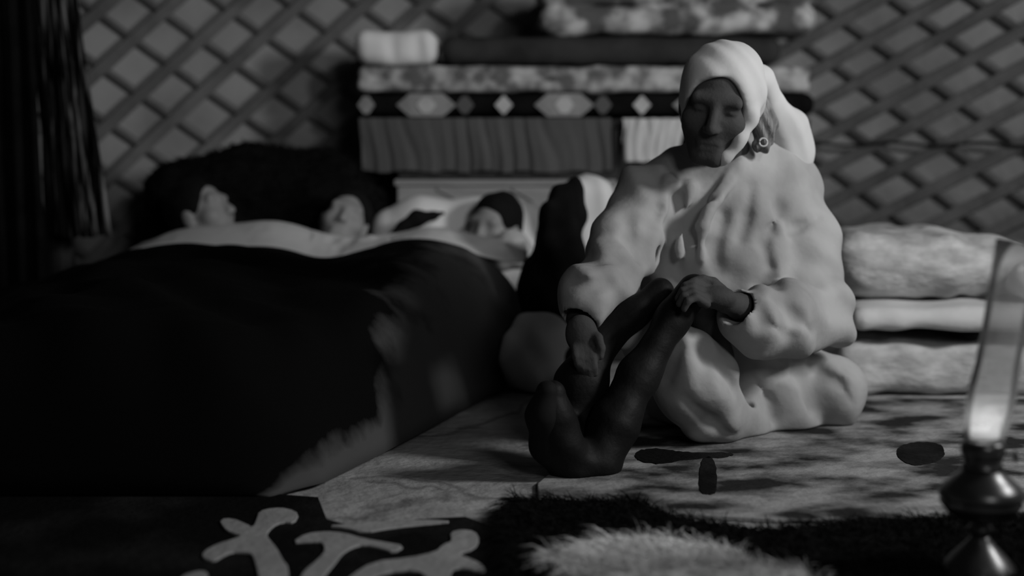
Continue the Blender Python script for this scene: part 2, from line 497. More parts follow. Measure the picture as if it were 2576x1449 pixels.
def lattice(name, a0, a1, s_front, s_rear, gap_front, gap_rear, label, z1=1.45):
    """a folding wooden wall section: two crossing layers of flat slats following the round wall"""
    c = thing(name, wall_pt((a0 + a1) / 2, WR - 0.05, 0), label, 'lattice', 'wooden lattice sections against the wall')
    u0, u1 = a0 * WR, a1 * WR
    for part, slope, gap, r, sgn, w in (('front_slats', s_front, gap_front, WR - 0.042, 1, 0.021), ('rear_slats', s_rear, gap_rear, WR - 0.024, -1, 0.011)):
        V, Fc = [], []
        n0 = u0 - z1 / slope if sgn > 0 else u0
        n1 = u1 if sgn > 0 else u1 + z1 / slope
        u = n0
        while u < n1:
            th = math.atan(slope); seg = 14; ring = []
            jit = random.uniform(-0.008, 0.008)
            for k in range(seg + 1):
                z = 0.01 + z1 * k / seg; uu = u + jit + sgn * z / slope
                if uu < u0 - 1e-6 or uu > u1 + 1e-6: continue
                ww = w * random.uniform(0.93, 1.07); ring.append((uu, z, ww))
            if len(ring) > 1:
                b = len(V)
                for (uu, z, ww) in ring:
                    for (dr, ds) in ((-0.008, -1), (-0.008, 1), (0.008, 1), (0.008, -1)):
                        V.append(wall_pt((uu - sgn * ds * ww * math.sin(th)) / WR, r + dr, z + ds * ww * math.cos(th)))
                m = len(ring)
                for k in range(m - 1):
                    for j in range(4):
                        j2 = (j + 1) % 4; Fc.append((b + k * 4 + j, b + k * 4 + j2, b + k * 4 + 4 + j2, b + k * 4 + 4 + j))
                Fc.append((b, b + 1, b + 2, b + 3)); Fc.append((b + 4 * m - 4, b + 4 * m - 1, b + 4 * m - 2, b + 4 * m - 3))
            u += gap
        bevel(obj(part, V, Fc, M['slat'], c, smooth=False), 0.004, 2)
    return c


lattice('lattice_panel', math.radians(-52), math.radians(1.2), 0.88, 0.68, 0.222, 0.255,
        'wooden lattice wall section left of and behind the bedding pile, above the sleepers')
lattice('lattice_panel', math.radians(1.8), math.radians(56), 0.52, 0.70, 0.245, 0.26,
        'wooden lattice wall section at right, behind the bolster and seated person')
V, Fc = tube([wall_pt(math.radians(a), WR - 0.058, 0.655 + 0.006 * math.sin(a)) for a in np.linspace(21, 42, 40)], 0.006, 8)
tag(obj('cord', V, Fc, M['cord']), 'thin dark cord tied level across the lattice right of the seated person', 'cord')

# left: post and curtain
pb = at(140, 300, 4.52)
c = thing('wooden_post', (pb[0], 4.52, 0), 'dark upright wooden post at far left behind the gathered curtain', 'post')
V, Fc = lathe([(0.0, 0), (0.045, 0), (0.047, 0.3), (0.043, 0.9), (0.045, 1.5), (0.0, 1.5)], 18, base=(pb[0], 4.52, 0)); obj('shaft', V, Fc, M['wood_dark'], c)
V, Fc = lathe([(0.046, 0.0), (0.06, 0.0), (0.06, 0.05), (0.046, 0.06)], 18, base=(pb[0], 4.52, 0)); obj('foot_collar', V, Fc, M['wood_dark'], c)


def drape(name, ctrl, y0, z_top, z_bot, folds, amp, m, seed=0, nz=50, nx=140, flare=0.0):
    """hanging gathered cloth: ctrl = (x at top, x at bottom) for left and right"""
    (xl0, xl1), (xr0, xr1) = ctrl; V = []
    for j in range(nz + 1):
        t = j / nz; z = z_top + (z_bot - z_top) * t
        for i in range(nx + 1):
            s = i / nx
            x = (xl0 + (xl1 - xl0) * t) * (1 - s) + (xr0 + (xr1 - xr0) * t) * s
            ph = folds * 2 * math.pi * s + 1.3 * math.sin(3 * t + seed) + 1.6 * math.sin(9 * s + seed + 0.5 * t) + 1.1 * math.sin(23 * s + 0.6 * t + seed * 2)
            a = amp * (0.6 + 0.7 * t + flare * t * t) * (0.6 + 0.4 * math.sin(7 * s + seed) * math.cos(17 * s + 1))
            V.append((x + 0.35 * a * math.cos(ph * 1.0 + t), y0 + a * math.sin(ph) + 0.4 * a * math.sin(2.3 * ph + 2 * t), z + 0.004 * math.sin(ph * 0.5 + seed) * t))
    W = nx + 1; Fc = [(j * W + i, j * W + i + 1, (j + 1) * W + i + 1, (j + 1) * W + i) for j in range(nz) for i in range(nx)]
    o = obj(name, V, Fc, m); s = o.modifiers.new('thick', 'SOLIDIFY'); s.thickness = 0.006
    return o


xa, xb = at(150, 0, 4.4)[0], at(225, 0, 4.4)[0]
o = drape('curtain', ((at(58, 0, 4.4)[0], at(112, 0, 4.4)[0]), (at(150, 0, 4.4)[0], at(262, 0, 4.4)[0])), 4.4, 1.5, at(0, 595, 4.4)[2], 5, 0.022, M['curtain'], 1)
tag(o, 'gathered dark curtain with lighter streaked folds hanging in front of the post', 'curtain')
o = drape('curtain', ((at(-160, 0, 4.33)[0], at(-160, 0, 4.33)[0]), (at(62, 0, 4.33)[0], at(100, 0, 4.33)[0])), 4.33, 1.5, 0.03, 4, 0.015, M['dark'], 4)
tag(o, 'nearly black curtain hanging at the far left edge, left of the streaked one', 'curtain')

# ------------------------------------------------------------------ bedding pile at the back
PX = lambda px, Y: (px - 1288.0) / F * Y / math.cos(PITCH) if False else at(px, 500, Y)[0]
PZ = lambda py, Y: at(1288, py, Y)[2]
YF = 4.85                                   # front plane of the pile
# chest / stand
x0, x1 = at(905, 440, YF)[0], at(1552, 440, YF)[0]
zt, zb = PZ(300, YF), PZ(446, YF)
st = thing('wooden_stand', ((x0 + x1) / 2, YF + 0.18, 0), 'dark framed wooden stand under the folded quilts, a cloth over its front', 'stand')
V, Fc = boxes([((x0, YF, zt - 0.03), (PX(2035, YF), YF + 0.36, zt))]); bevel(obj('shelf', V, Fc, M['wood_dark'], st, False))
V, Fc = boxes([((PX(1003, YF), YF - 0.02, zb - 0.005), (x1, YF + 0.36, zb + 0.018))]); bevel(obj('lower_rail', V, Fc, M['wood_dark'], st, False))
for px in (915, 1548, 2025):
    x = PX(px, YF)
    V, Fc = boxes([((x - 0.012, YF + 0.0, 0.0 if px != 1548 else PZ(490, YF)), (x + 0.012, YF + 0.025, zt - 0.03))]); bevel(obj('post', V, Fc, M['wood_dark'], st, False))
for px in (915, 2025):
    x = PX(px, YF)
    V, Fc = boxes([((x - 0.012, YF + 0.33, 0.0), (x + 0.012, YF + 0.355, zt - 0.03))]); bevel(obj('post', V, Fc, M['wood_dark'], st, False))
V, Fc = boxes([((PX(918, YF), YF + 0.335, 0.3), (PX(2020, YF), YF + 0.35, zt - 0.035))]); obj('back_panel', V, Fc, M['wood_dark'], st, False)
V, Fc = lathe([(0, 0), (0.006, 0.002), (0.008, 0.012), (0.005, 0.03), (0, 0.034)], 14, base=(PX(1548, YF), YF - 0.012, PZ(484, YF))); obj('drop_finial', V, Fc, M['silver'], st)
o = drape('hanging_cloth', ((PX(908, YF), PX(912, YF)), (PX(1532, YF), PX(1536, YF))), YF - 0.03, zt + 0.004, zb + 0.02, 12, 0.0065, M['valance'], 2, nx=300)
tag(o, 'grey gathered cloth hanging across the front of the dark stand', 'cloth')
o = drape('hanging_cloth', ((PX(1562, YF), PX(1566, YF)), (PX(1720, YF), PX(1700, YF))), YF - 0.03, zt + 0.002, zb + 0.05, 2.3, 0.015, M['white'], 6, nx=80)
tag(o, 'short pale cloth hanging from the stand just left of the seated head', 'cloth')

# low chest under the stand
cx0, cx1, cy0, cy1 = PX(1000, 4.78), PX(1542, 4.78), 4.78, 5.12
zt2 = PZ(452, 4.78)
ch = thing('wooden_chest', ((cx0 + cx1) / 2, (cy0 + cy1) / 2, 0), 'low pale wooden chest under the stand, behind the white pillow', 'chest')
V, Fc = boxes([((cx0, cy0, 0.0), (cx1, cy1, zt2 - 0.02))]); bevel(obj('body', V, Fc, M['wood_light'], ch, False))
V, Fc = boxes([((cx0 - 0.01, cy0 - 0.012, zt2 - 0.02), (cx1 + 0.01, cy1, zt2))]); bevel(obj('lid', V, Fc, M['wood_light'], ch, False))
for k, (pa, pb_) in enumerate((((1100, 455), (1160, 486)), ((1290, 455), (1345, 486)), ((1440, 455), (1500, 486)))):
    a = at(pa[0], pa[1], 4.78); b = at(pb_[0], pb_[1], 4.78); d = b - a; an = math.atan2(d[2], d[0])
    R = np.array(Matrix.Rotation(-an, 3, 'Y')); V, Fc = boxes([((a + b) / 2 - np.array((0, 0.004, 0.025)), (np.linalg.norm(d) / 2, 0.005, 0.004), R)])
    obj('batten', V, Fc, M['wood_light'], ch, False)


def soft_slab(name, lo, hi, rad, m, amp=0.006, sc=14, layers=0, seed=0, h=0.009, parent=None, droop=0.0):
    lo = np.array(lo, float); hi = np.array(hi, float); pad = amp * 2 + 0.02
    v = Vol(lo - pad, hi + pad, h)
    if layers:
        t = (hi[2] - lo[2]) / layers
        for k in range(layers):
            dx = random.uniform(-0.006, 0.006)
            v.box(lo + (dx + 0.004, random.uniform(0, 0.006), t * k), np.array((hi[0] + dx, hi[1], lo[2] + t * (k + 1) + 0.004)), min(rad, t * 0.49), 0.008)
    else:
        v.box(lo, hi, rad)
    v.warp(amp, sc, seed); v.warp(amp * 0.5, sc * 2.3, seed + 5)
    return v.build(name, m, parent, 2)


QY = YF - 0.02
z0 = zt + 0.012
zA = PZ(238, QY)
qf = thing('folded_felt', ((PX(1468, QY)), QY + 0.19, z0), 'folded dark felt with pale lozenges along its edge, lowest in the pile', 'felt', 'folded bedding stacked at the back')
soft_slab('fold', (PX(897, QY), QY, z0), (PX(2042, QY), QY + 0.38, zA), 0.035, M['dark'], 0.004, 9, 1, 3, parent=qf)
# lozenge applique on the front edge
APM = ('applique_mid', 'applique_light', 'applique_pale')


def lozenge(cx, wpx, hpx, mi, dy, hexa=0.0):
    c = at(cx, 267, QY); w = wpx / F * QY / 2; hh = hpx / F * QY / 2; V, Fc = [], []
    pts = [(-w, 0), (-w * hexa, -hh), (w * hexa, -hh), (w, 0), (w * hexa, hh), (-w * hexa, hh)]
    for y in (QY + 0.006, QY - dy):
        for (a, b) in pts: V.append((c[0] + a, y, (z0 + zA) / 2 + b))
    Fc = [tuple(6 + i for i in range(6))] + [(i, (i + 1) % 6, 6 + (i + 1) % 6, 6 + i) for i in range(6)] + [(5, 4, 3, 2, 1, 0)]
    bevel(obj('lozenge', V, Fc, M[APM[mi]], qf, False), 0.002)['label'] = ('dim grey', 'light grey', 'pale')[mi] + ' felt lozenge'


for base in (725, 1072, 1419, 1766):
    for (dx, w, h_, mi, dy, hx) in ((0, 150, 58, 1, 0.007, 0.55), (0, 50, 42, 2, 0.011, 0.35), (97, 46, 44, 0, 0.007, 0.3), (195, 46, 46, 2, 0.011, 0.12)):
        px = base + dx
        if 925 < px < 1930: lozenge(px, w, h_, mi, dy, hx)
lozenge(921, 44, 44, 1, 0.01, 0.3)

zB = PZ(168, QY)
o = soft_slab('folded_quilt', (PX(900, QY), QY + 0.005, zA + 0.008), (PX(2040, QY), QY + 0.36, zB), 0.04, M['quilt_pat'], 0.006, 12, 2, 11)
tag(o, 'folded flower-patterned quilt lying just above the lozenge felt', 'quilt', 'folded bedding stacked at the back')
zC = PZ(92, QY)
o = soft_slab('folded_quilt', (PX(1105, QY), QY + 0.02, zB + 0.01), (PX(1962, QY), QY + 0.36, zC), 0.05, M['quilt_dark'], 0.007, 10, 1, 14)
tag(o, 'plain dark folded quilt in the pile, right of the small white pillow', 'quilt', 'folded bedding stacked at the back')
zD = PZ(-60, QY)
o = soft_slab('folded_quilt', (PX(1350, QY), QY + 0.01, zC + 0.01), (PX(2045, QY), QY + 0.34, zD), 0.05, M['quilt_big'], 0.009, 9, 2, 17)
tag(o, 'bright blotchy patterned quilt topmost of the pile at the upper edge', 'quilt', 'folded bedding stacked at the back')

# white pillow on the pile
v = Vol((PX(870, QY), QY - 0.05, zB - 0.02), (PX(1130, QY), QY + 0.35, zB + 0.22), 0.007)
v.box((PX(897, QY), QY - 0.02, zB + 0.008), (PX(1100, QY), QY + 0.25, PZ(78, QY)), 0.042)
for px, t in ((985, 1), (1050, 1)):
    a = at(px, 85, QY); b = at(px, 175, QY)
    v.cone((a[0], QY - 0.03, a[2]), (b[0] + 0.01, QY - 0.032, b[2]), 0.012, 0.016, 0.03, sub=True)
v.warp(0.008, 9, 2)
tag(v.build('pillow', M['pillow'], None, 2), 'small white pillow on the left end of the bedding pile', 'pillow')

# ------------------------------------------------------------------ bed with sleepers
mt = Vol((-1.85, 2.7, -0.02), (0.1, 4.85, 0.2), 0.02)
mt.box((-1.33, 2.9, 0.0), (-0.66, 4.62, 0.12), 0.04); mt.box((-0.9, 3.2, 0.0), (-0.42, 4.62, 0.12), 0.04, 0.05); mt.box((-0.6, 3.7, 0.0), (-0.2, 4.62, 0.12), 0.04, 0.05); mt.box((-0.6, 4.12, 0.0), (-0.02, 4.62, 0.12), 0.04, 0.05)
tag(mt.build('mattress', M['mattress']), 'low dark mattress under the three sleepers', 'mattress')

LOX = [0, 365, 450, 520, 570, 700, 760, 820, 900, 1000, 1060, 1150, 1200, 1250, 1330]
LOY = [742, 618, 606, 613, 622, 616, 640, 658, 630, 602, 598, 612, 636, 650, 654]
YB = 4.16
lx = [at(a, b, YB)[0] for a, b in zip(LOX, LOY)]; lz = [at(a, b, YB)[2] - 0.012 for a, b in zip(LOX, LOY)]
UPX = [365, 450, 545, 600, 700, 800, 830, 920, 1000, 1100, 1200, 1260, 1330]
UPY = [612, 576, 566, 560, 550, 584, 598, 598, 584, 566, 590, 606, 606]

YS = 4.33
ux = [at(a, b, YS)[0] for a, b in zip(UPX, UPY)]; uz = [at(a, b, YS)[2] for a, b in zip(UPX, UPY)]

ny, nx = 110, 130; V = np.zeros((ny + 1, nx + 1, 3)); lit_side = np.zeros((ny + 1, nx + 1))
for j in range(ny + 1):
    y = 2.66 + (YB - 2.66) * j / ny
    xe = float(interp(y, [2.66, 2.75, 3.0, 3.3, 3.8, 4.16], [-0.46, -0.37, -0.28, -0.18, -0.02, 0.11]))
    V[j, :, 1] = y; V[j, :, 0] = -1.85 + (xe + 1.85) * np.linspace(0, 1, nx + 1) ** 0.8
x = V[..., 0]; y = V[..., 1]; P = V.copy()
zb_ = interp(x, lx, lz, 0.045)
t = np.clip((y - 2.66) / (YB - 2.66), 0, 1)
zf = 0.285 + 0.035 * np.cos((x + 0.85) * 7.2)
z = zf * (1 - t) + zb_ * t
z = z + (0.014 * noise(P, 5.5, 3) + 0.007 * noise(P, 13, 4) + 0.012 * np.sin((x * 1.0 + y * 0.6) * 24 + 2 * noise(P, 3, 9)) * (0.3 + 0.5 * (1 - t))) * np.clip((YB - y) / 0.1, 0, 1)
xe = interp(y, [2.66, 2.75, 3.0, 3.3, 3.8, 4.16], [-0.46, -0.37, -0.28, -0.18, -0.02, 0.11])
e1 = np.clip((xe - x) / 0.26, 0, 1); e2 = np.clip((y - 2.66) / 0.24, 0, 1)
z = z * (1 - (1 - e1) ** 2.6) * (1 - (1 - e2) ** 2.6) + 0.014
V[..., 2] = np.maximum(z, 0.014)
lit_side = np.clip(1.0 - (xe - x) / (0.05 + 0.46 * np.clip((y - 3.05) / 0.8, 0, 1)), 0, 1)  # light reaching the right side, painted into the blanket colour
W = nx + 1
Fc = [(j * W + i, j * W + i + 1, (j + 1) * W + i + 1, (j + 1) * W + i) for j in range(ny) for i in range(nx)]
me = pydata('blanket', V.reshape(-1, 3), Fc)
atn = me.attributes.new('lit_side', 'FLOAT', 'POINT'); atn.data.foreach_set('value', lit_side.ravel().astype(np.float32))
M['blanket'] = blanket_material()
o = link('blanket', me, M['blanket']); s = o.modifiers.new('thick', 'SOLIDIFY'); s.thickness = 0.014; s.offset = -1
tag(o, 'large black blanket over the three sleepers, light painted grey on its right side', 'blanket')

# white sheet turned down over the blanket edge
V = []; NX, NV = 220, 22
for j in range(NV + 1):
    s = j / NV
    for i in range(NX + 1):
        q = i / NX; xq = (ux[0] - 0.005) + (ux[-1] + 0.0 - ux[0]) * q
        z_lo = float(interp(xq, lx, lz, 0.045)) + 0.012; z_hi = max(float(interp(xq, ux, uz, 0.04)), z_lo + 0.004)
        if s < 0.75:
            u = s / 0.75; yy = YB - 0.03 + (YS - YB + 0.03) * u; zz = z_lo + (z_hi - z_lo) * math.sin(u * math.pi / 2) ** 0.9
        else:
            u = (s - 0.75) / 0.25; yy = YS + 0.04 * u; zz = z_hi - 0.03 * u * u
        nz_ = [float(noise(np.array((xq, s * 0.12, 0.0)), f, 4)) for f in (9.0, 38.0)]
        fold = (0.010 * nz_[0] + (0.014 if -0.60 < xq < -0.36 else 0.002) * nz_[1]) * math.sin(math.pi * min(1, s + 0.15))
        V.append((xq, yy + fold * 0.8, zz + fold * 0.8))
W = NX + 1; Fc = [(j * W + i, j * W + i + 1, (j + 1) * W + i + 1, (j + 1) * W + i) for j in range(NV) for i in range(NX)]
o = obj('sheet', V, Fc, M['sheet']); s = o.modifiers.new('thick', 'SOLIDIFY'); s.thickness = 0.006
tag(o, 'white sheet edge folded back across the top of the black blanket', 'sheet')


def frame(fwd, up):
    f = Vector(fwd).normalized(); u = Vector(up); u = (u - f * u.dot(f)).normalized(); x = f.cross(u)
    return np.array((tuple(x), tuple(f), tuple(u))).T     # columns: x right, y forward, z up


def head(v, c, R, s=1.0, closed=True):
    """cranium, jaw, brow, nose, lids, lips and ears blended into the volume"""
    c = np.array(c, float)
    T = lambda p: c + R @ (np.array(p, float) * s)
    v.ell(T((0, -.015, .028)), np.array((.073, .09, .084)) * s, R, 0.012)
    v.ell(T((0, .026, -.04)), np.array((.058, .062, .074)) * s, R, 0.03)
    v.cone(T((-.012, .066, -.098)), T((.012, .066, -.098)), .021 * s, .021 * s, 0.025)
    for q in (-1, 1):
        v.ell(T((q * .043, .05, -.028)), np.array((.026, .028, .026)) * s, R, 0.02)
        v.cone(T((q * .05, .0, -.055)), T((q * .02, .06, -.1)), .02 * s, .016 * s, 0.02)
    v.cone(T((-.042, .07, .024)), T((.042, .07, .024)), .013 * s, .013 * s, 0.018)
    for q in (-1, 1):
        v.ell(T((q * .032, .1, .003)), np.array((.021, .024, .014)) * s, R, 0.012, sub=True)
        v.ell(T((q * .032, .066, .002)), np.array((.015, .013, .011)) * s, R, 0.006)
        v.cone(T((q * .019, .079, -.004)), T((q * .045, .073, -.004)), .0018 * s, .0018 * s, 0.003, sub=True)
    v.cone(T((0, .08, .014)), T((0, .104, -.03)), .0085 * s, .0125 * s, 0.012)
    for q in (-1, 1): v.ell(T((q * .012, .094, -.034)), np.array((.008, .011, .008)) * s, R, 0.006)
    v.cone(T((-.02, .080, -.066)), T((.02, .080, -.066)), .006 * s, .0065 * s, 0.008)
    v.cone(T((-.016, .079, -.077)), T((.016, .079, -.077)), .0065 * s, .0075 * s, 0.008)
    v.cone(T((-.024, .088, -.0715)), T((.024, .088, -.0715)), .0022 * s, .0022 * s, 0.003, sub=True)
    for q in (-1, 1): v.ell(T((q * .074, -.01, -.012)), np.array((.009, .02, .032)) * s, R, 0.008)
    return T


def sleeper(headpx, fwd, up, body, label, scale=0.92, hy=4.46):
    c = at(headpx[0], headpx[1], hy); R = frame(fwd, up)
    t = thing('person', (body[0], 3.6, 0.12), label, 'person', 'sleepers under the black blanket')
    v = Vol((min(c[0], min(body)) - 0.24, 2.9, 0.1), (max(c[0], body[0]) + 0.24, hy + 0.2, c[2] + 0.2), 0.0075)
    T = head(v, c, R, scale)
    sh = np.array((body[0], 4.18, 0.215)); pel = np.array((body[1], 3.66, 0.205)); ax_ = body[2]
    v.cone(T((0, -.025, -.06)), (sh + T((0, -.02, -.12))) / 2, .05, .05, 0.03); v.cone((sh + T((0, -.02, -.12))) / 2, sh, .05, .06, 0.03)
    v.cone(sh - (0.09, 0, 0), sh + (0.09, 0, 0), .055, .055, 0.04)
    v.cone(sh, pel, .075, .075, 0.05); v.cone(sh - (0.06, 0, 0), pel - (0.04, 0, 0), .06, .065, 0.04); v.cone(sh + (0.06, 0, 0), pel + (0.04, 0, 0), .06, .065, 0.04)
    for q in (-1, 1):
        v.cone(sh + (q * .12, -.01, -.01), pel + (q * .13, .1, -.03), .042, .036, 0.02)
        v.cone(pel + (q * .13, .1, -.03), pel + (q * .08, -.1, 0), .036, .03, 0.02)
        hip = pel + (q * .055, 0, -.01); kn = np.array(((body[1] + ax_) / 2 + q * .06, 3.36, 0.195)); an = np.array((ax_ + q * .06, 3.06, .165))
        v.cone(hip, kn, .06, .045, 0.03); v.cone(kn, an, .045, .032, 0.02); v.cone(an, an + (0, -.03, .03), .03, .025, 0.02)
    b = v.build('body', M['skin_sleeper'], t, 1)
    hv = Vol(c - 0.17, c + 0.17, 0.006)
    hv.ell(T((0, -.02, .032)), np.array((.081, .096, .089)) * scale, R, 0.01)
    hv.ell(T((0, -.05, -.03)), np.array((.066, .055, .07)) * scale, R, 0.03)
    hv.ell(T((0, .075, -.035)), np.array((.07, .092, .1)) * scale, R, 0.012, sub=True)
    hv.warp(0.004, 30, 2)
    hv.build('hair', M['hair'], t, 1)
    return t


sleeper((508, 540), (.85, -.3, .42), (-.42, .2, .88), (-0.92, -0.98, -1.15), 'sleeper at left with black hair, head in profile facing right', 1.0)
sleeper((868, 556), (.12, -.9, .42), (.28, .5, .85), (-0.52, -0.6, -0.82), 'middle sleeper with a round face turned to the room', 0.92)
sleeper((1246, 570), (-.55, -.82, -.02), (.22, .2, .95), (-0.16, -0.33, -0.6), 'sleeper at right, black hair on the white pillow', 0.92)

# dark fur heap behind the first two heads
v = Vol((-1.32, 4.52, 0.1), (-0.42, 4.86, 0.72), 0.012)
a = at(480, 470, 4.7); b = at(640, 440, 4.7); d = at(800, 450, 4.7); e = at(890, 500, 4.7)
for p, r in ((a, 0.12), (b, 0.12), (d, 0.12), (e, 0.08)):
    p = p.copy(); v.ell((p[0], 4.70, p[2] - 0.02), (r * 1.35, 0.1, r * 1.02), None, 0.06); v.ell((p[0], 4.70, 0.28), (0.2, 0.11, 0.17), None, 0.08)
v.warp(0.014, 9, 2); v.warp(0.006, 26, 3)
hp = thing('fur_coat', (-0.85, 4.70, 0.12), 'heap of black fur behind the left and middle sleepers', 'fur')
o = v.build('pelt', M['furblack'], hp, 1)
me = o.data; co = np.zeros(len(me.vertices) * 3); me.vertices.foreach_get('co', co); co = co.reshape(-1, 3)
pk = rng.integers(0, len(co), 7000); pk = pk[co[pk][:, 2] > 0.35]
strands('fur', co[pk], 0.035, (0, -0.2, 0.8), M['furblack'], hp, 0.0018, 0.7, seed=3)

# right sleeper's pillow, dark lump for the gap shade, pale lump
v = Vol((-0.52, 4.34, 0.1), (0.22, 4.8, 0.56), 0.009)
pc = [(985, 572, .06), (1060, 566, .085), (1200, 564, .085), (1310, 566, .08)]
pts = [(at(a, b, 4.62) * (1, 1, 1), r) for a, b, r in pc]
v.chain(pts, 0.05); v.chain([(p - np.array((0, 0.02, 0.12)), r + 0.03) for p, r in pts], 0.06)
v.warp(0.008, 8, 6)
tag(v.build('pillow', M['pillow'], None, 2), 'large white pillow under the right sleeper, in front of the pale chest', 'pillow')
v = Vol((-0.42, 4.33, 0.3), (-0.14, 4.56, 0.56), 0.005)  # black lump added in place of the shade between pillow and sheet
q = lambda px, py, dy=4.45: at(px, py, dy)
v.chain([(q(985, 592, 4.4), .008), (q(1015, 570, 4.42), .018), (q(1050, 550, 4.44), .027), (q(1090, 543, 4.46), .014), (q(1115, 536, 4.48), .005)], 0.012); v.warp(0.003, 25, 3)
tag(v.build('scarf', M['dark'], None, 1), 'black shape standing in for the shaded gap between white pillow and sheet, between middle and right sleepers', 'scarf')  # no real scarf: added shape for the shade between pillow and sheet
v = Vol((-0.14, 4.2, 0.2), (0.2, 4.5, 0.52), 0.007)
v.chain([(q(1262, 655, 4.33), .035), (q(1288, 618, 4.33), .045), (q(1314, 640, 4.33), .045)], 0.03); v.warp(0.005, 14, 3)
tag(v.build('cloth_bundle', M['white'], None, 2), 'rounded white cloth against the cheek of the right sleeper', 'cloth')
v = Vol((-0.12, 3.5, -0.01), (0.26, 4.0, 0.32), 0.009)
v.chain([(at(1290, 895, 3.8), .045), (at(1340, 852, 3.82), .06), (at(1380, 845, 3.84), .055)], 0.04); v.ell((0.06, 3.86, 0.05), (0.09, 0.11, 0.07), None, 0.05)
v.box((-.2, 3.3, -.2), (.4, 4.2, 0.005), 0.001, 0.0, sub=True); v.warp(0.009, 10, 8); v.folds(0.005, (1, .3, .6), 0.06, 4)
tag(v.build('cloth_bundle', M['pillow'], None, 2), 'crumpled pale cloth on the floor right of the blanket, behind the boots', 'cloth')
# dark bundle and small white cushion left of the seated person
v = Vol((-0.03, 3.84, -0.01), (0.34, 4.22, 0.66), 0.009)
v.chain([(at(1408, 905, 4.02), .09), (at(1400, 760, 4.02), .102), (at(1402, 640, 4.02), .085), (at(1410, 560, 4.04), .062), (at(1430, 495, 4.06), .035), (at(1442, 455, 4.07), .012)], 0.03)
v.box((-.2, 3.6, -.2), (.5, 4.4, 0.003), 0.001, 0, sub=True); v.warp(0.02, 9, 5); v.warp(0.01, 20, 6); v.folds(0.006, (1, .3, .2), 0.07, 4)
tag(v.build('garment_bundle', M['dark'], None, 2), 'tall black bundle of clothing standing left of the seated person', 'bundle')
v = Vol((0.13, 4.28, 0.2), (0.42, 4.62, 0.66), 0.008)
v.box(at(1425, 640, 4.45) - (0, .06, 0), at(1545, 445, 4.45) + (0, .07, 0), 0.055); v.warp(0.01, 10, 7); v.folds(0.006, (1, 0, .5), 0.08, 4)
v.ell((0.25, 4.45, 0.28), (0.12, 0.09, 0.08), None, 0.05)
tag(v.build('cushion', M['pillow'], None, 2), 'white cushion between the black bundle and the seated person, before the chest', 'cushion')
V, Fc = boxes([((0.13, 4.3, 0.0), (0.42, 4.66, 0.205))]); o = bevel(obj('box', V, Fc, M['wood_dark'], None, False), 0.01)
tag(o, 'low dark box under the white cushion beside the black bundle', 'box')

# ------------------------------------------------------------------ seated person
P0 = at(1850, 1075, 3.4); P0[2] = 0
ps = thing('person', P0, 'seated person in white robe and headscarf with dark boots, one knee raised', 'person')
HS = 1.04
HC = at(1806, 262, 3.22)
HR = frame((-.22, -.93, -.24), (.13, -.25, 1.0))

v = Vol((0.08, 2.72, -0.01), (0.9, 3.66, 0.98), 0.0042)
T = head(v, HC, HR, HS)
neck = at(1835, 420, 3.36); chest = at(1815, 560, 3.4); pelv = at(1850, 985, 3.42)
v.cone(T((0, -.025, -.06)), neck, .052, .056, 0.03); v.cone(neck, chest, .06, .11, 0.05); v.cone(chest, pelv, .11, .125, 0.05)
SR = at(1630, 500, 3.33); ER = at(1535, 690, 3.16); WRr = at(1458, 800, 3.03)
SL = at(1985, 490, 3.42); EL = at(2045, 795, 3.3); WL = at(1858, 770, 3.06)
for a, b, d in ((SR, ER, WRr), (SL, EL, WL)):
    v.cone(chest, a, .08, .055, 0.04); v.cone(a, b, .045, .036, 0.02); v.cone(b, d, .036, .026, 0.02)
KB = at(1748, 730, 3.02); AB = at(1505, 1150, 2.88); KA = at(1660, 735, 3.08); CA = at(1500, 872, 3.02); AA = at(1450, 1090, 2.95)
v.cone(pelv + (-.06, -.02, 0), KB + (0.012, .02, -.01), .085, .026, 0.03); v.cone(KB, AB, .025, .026, 0.02)
v.cone(pelv + (-.1, -.02, 0), KA + (0, .02, -.01), .08, .026, 0.03); v.chain([(KA, .024), (CA, .032), (AA, .024)], 0.02)
KL = at(2075, 985, 3.40); FL = at(1930, 1030, 3.40)
v.cone(pelv + (.05, 0, -.02), KL, .085, .05, 0.03); v.cone(KL, FL, .045, .03, 0.02); v.cone(FL, FL + (-.09, 0, -.005), .028, .022, 0.02)


def finger(pts, r0, r1):
    n = len(pts) - 1
    for i in range(n):
        v.cone(pts[i], pts[i + 1], r0 + (r1 - r0) * i / n, r0 + (r1 - r0) * (i + 1) / n, 0.004)


# her left hand: comes from the wide cuff, palm down over the raised knee, fingers curled over it
v.cone(WL, at(1822, 758, 3.01), .026, .024, 0.015)
v.ell(at(1800, 748, 2.985), (.042, .028, .024), None, 0.02)
for i, (dy, dz, L) in enumerate(((-20, .022, .95), (-6, .006, 1.05), (9, -.010, 1.0), (23, -.024, .82))):
    k = at(1778, 742 + dy, 2.975 + dz)
    m1 = at(1778 - 34 * L, 727 + dy * .9, 2.955 + dz); m2 = at(1778 - 58 * L, 737 + dy * .9, 2.945 + dz); m3 = at(1778 - 70 * L, 757 + dy * .9, 2.945 + dz)
    finger((k, m1, m2, m3), .0095, .0072)
finger((at(1815, 728, 3.0), at(1795, 710, 3.0), at(1768, 702, 2.995), at(1748, 706, 2.99)), .0115, .0085)
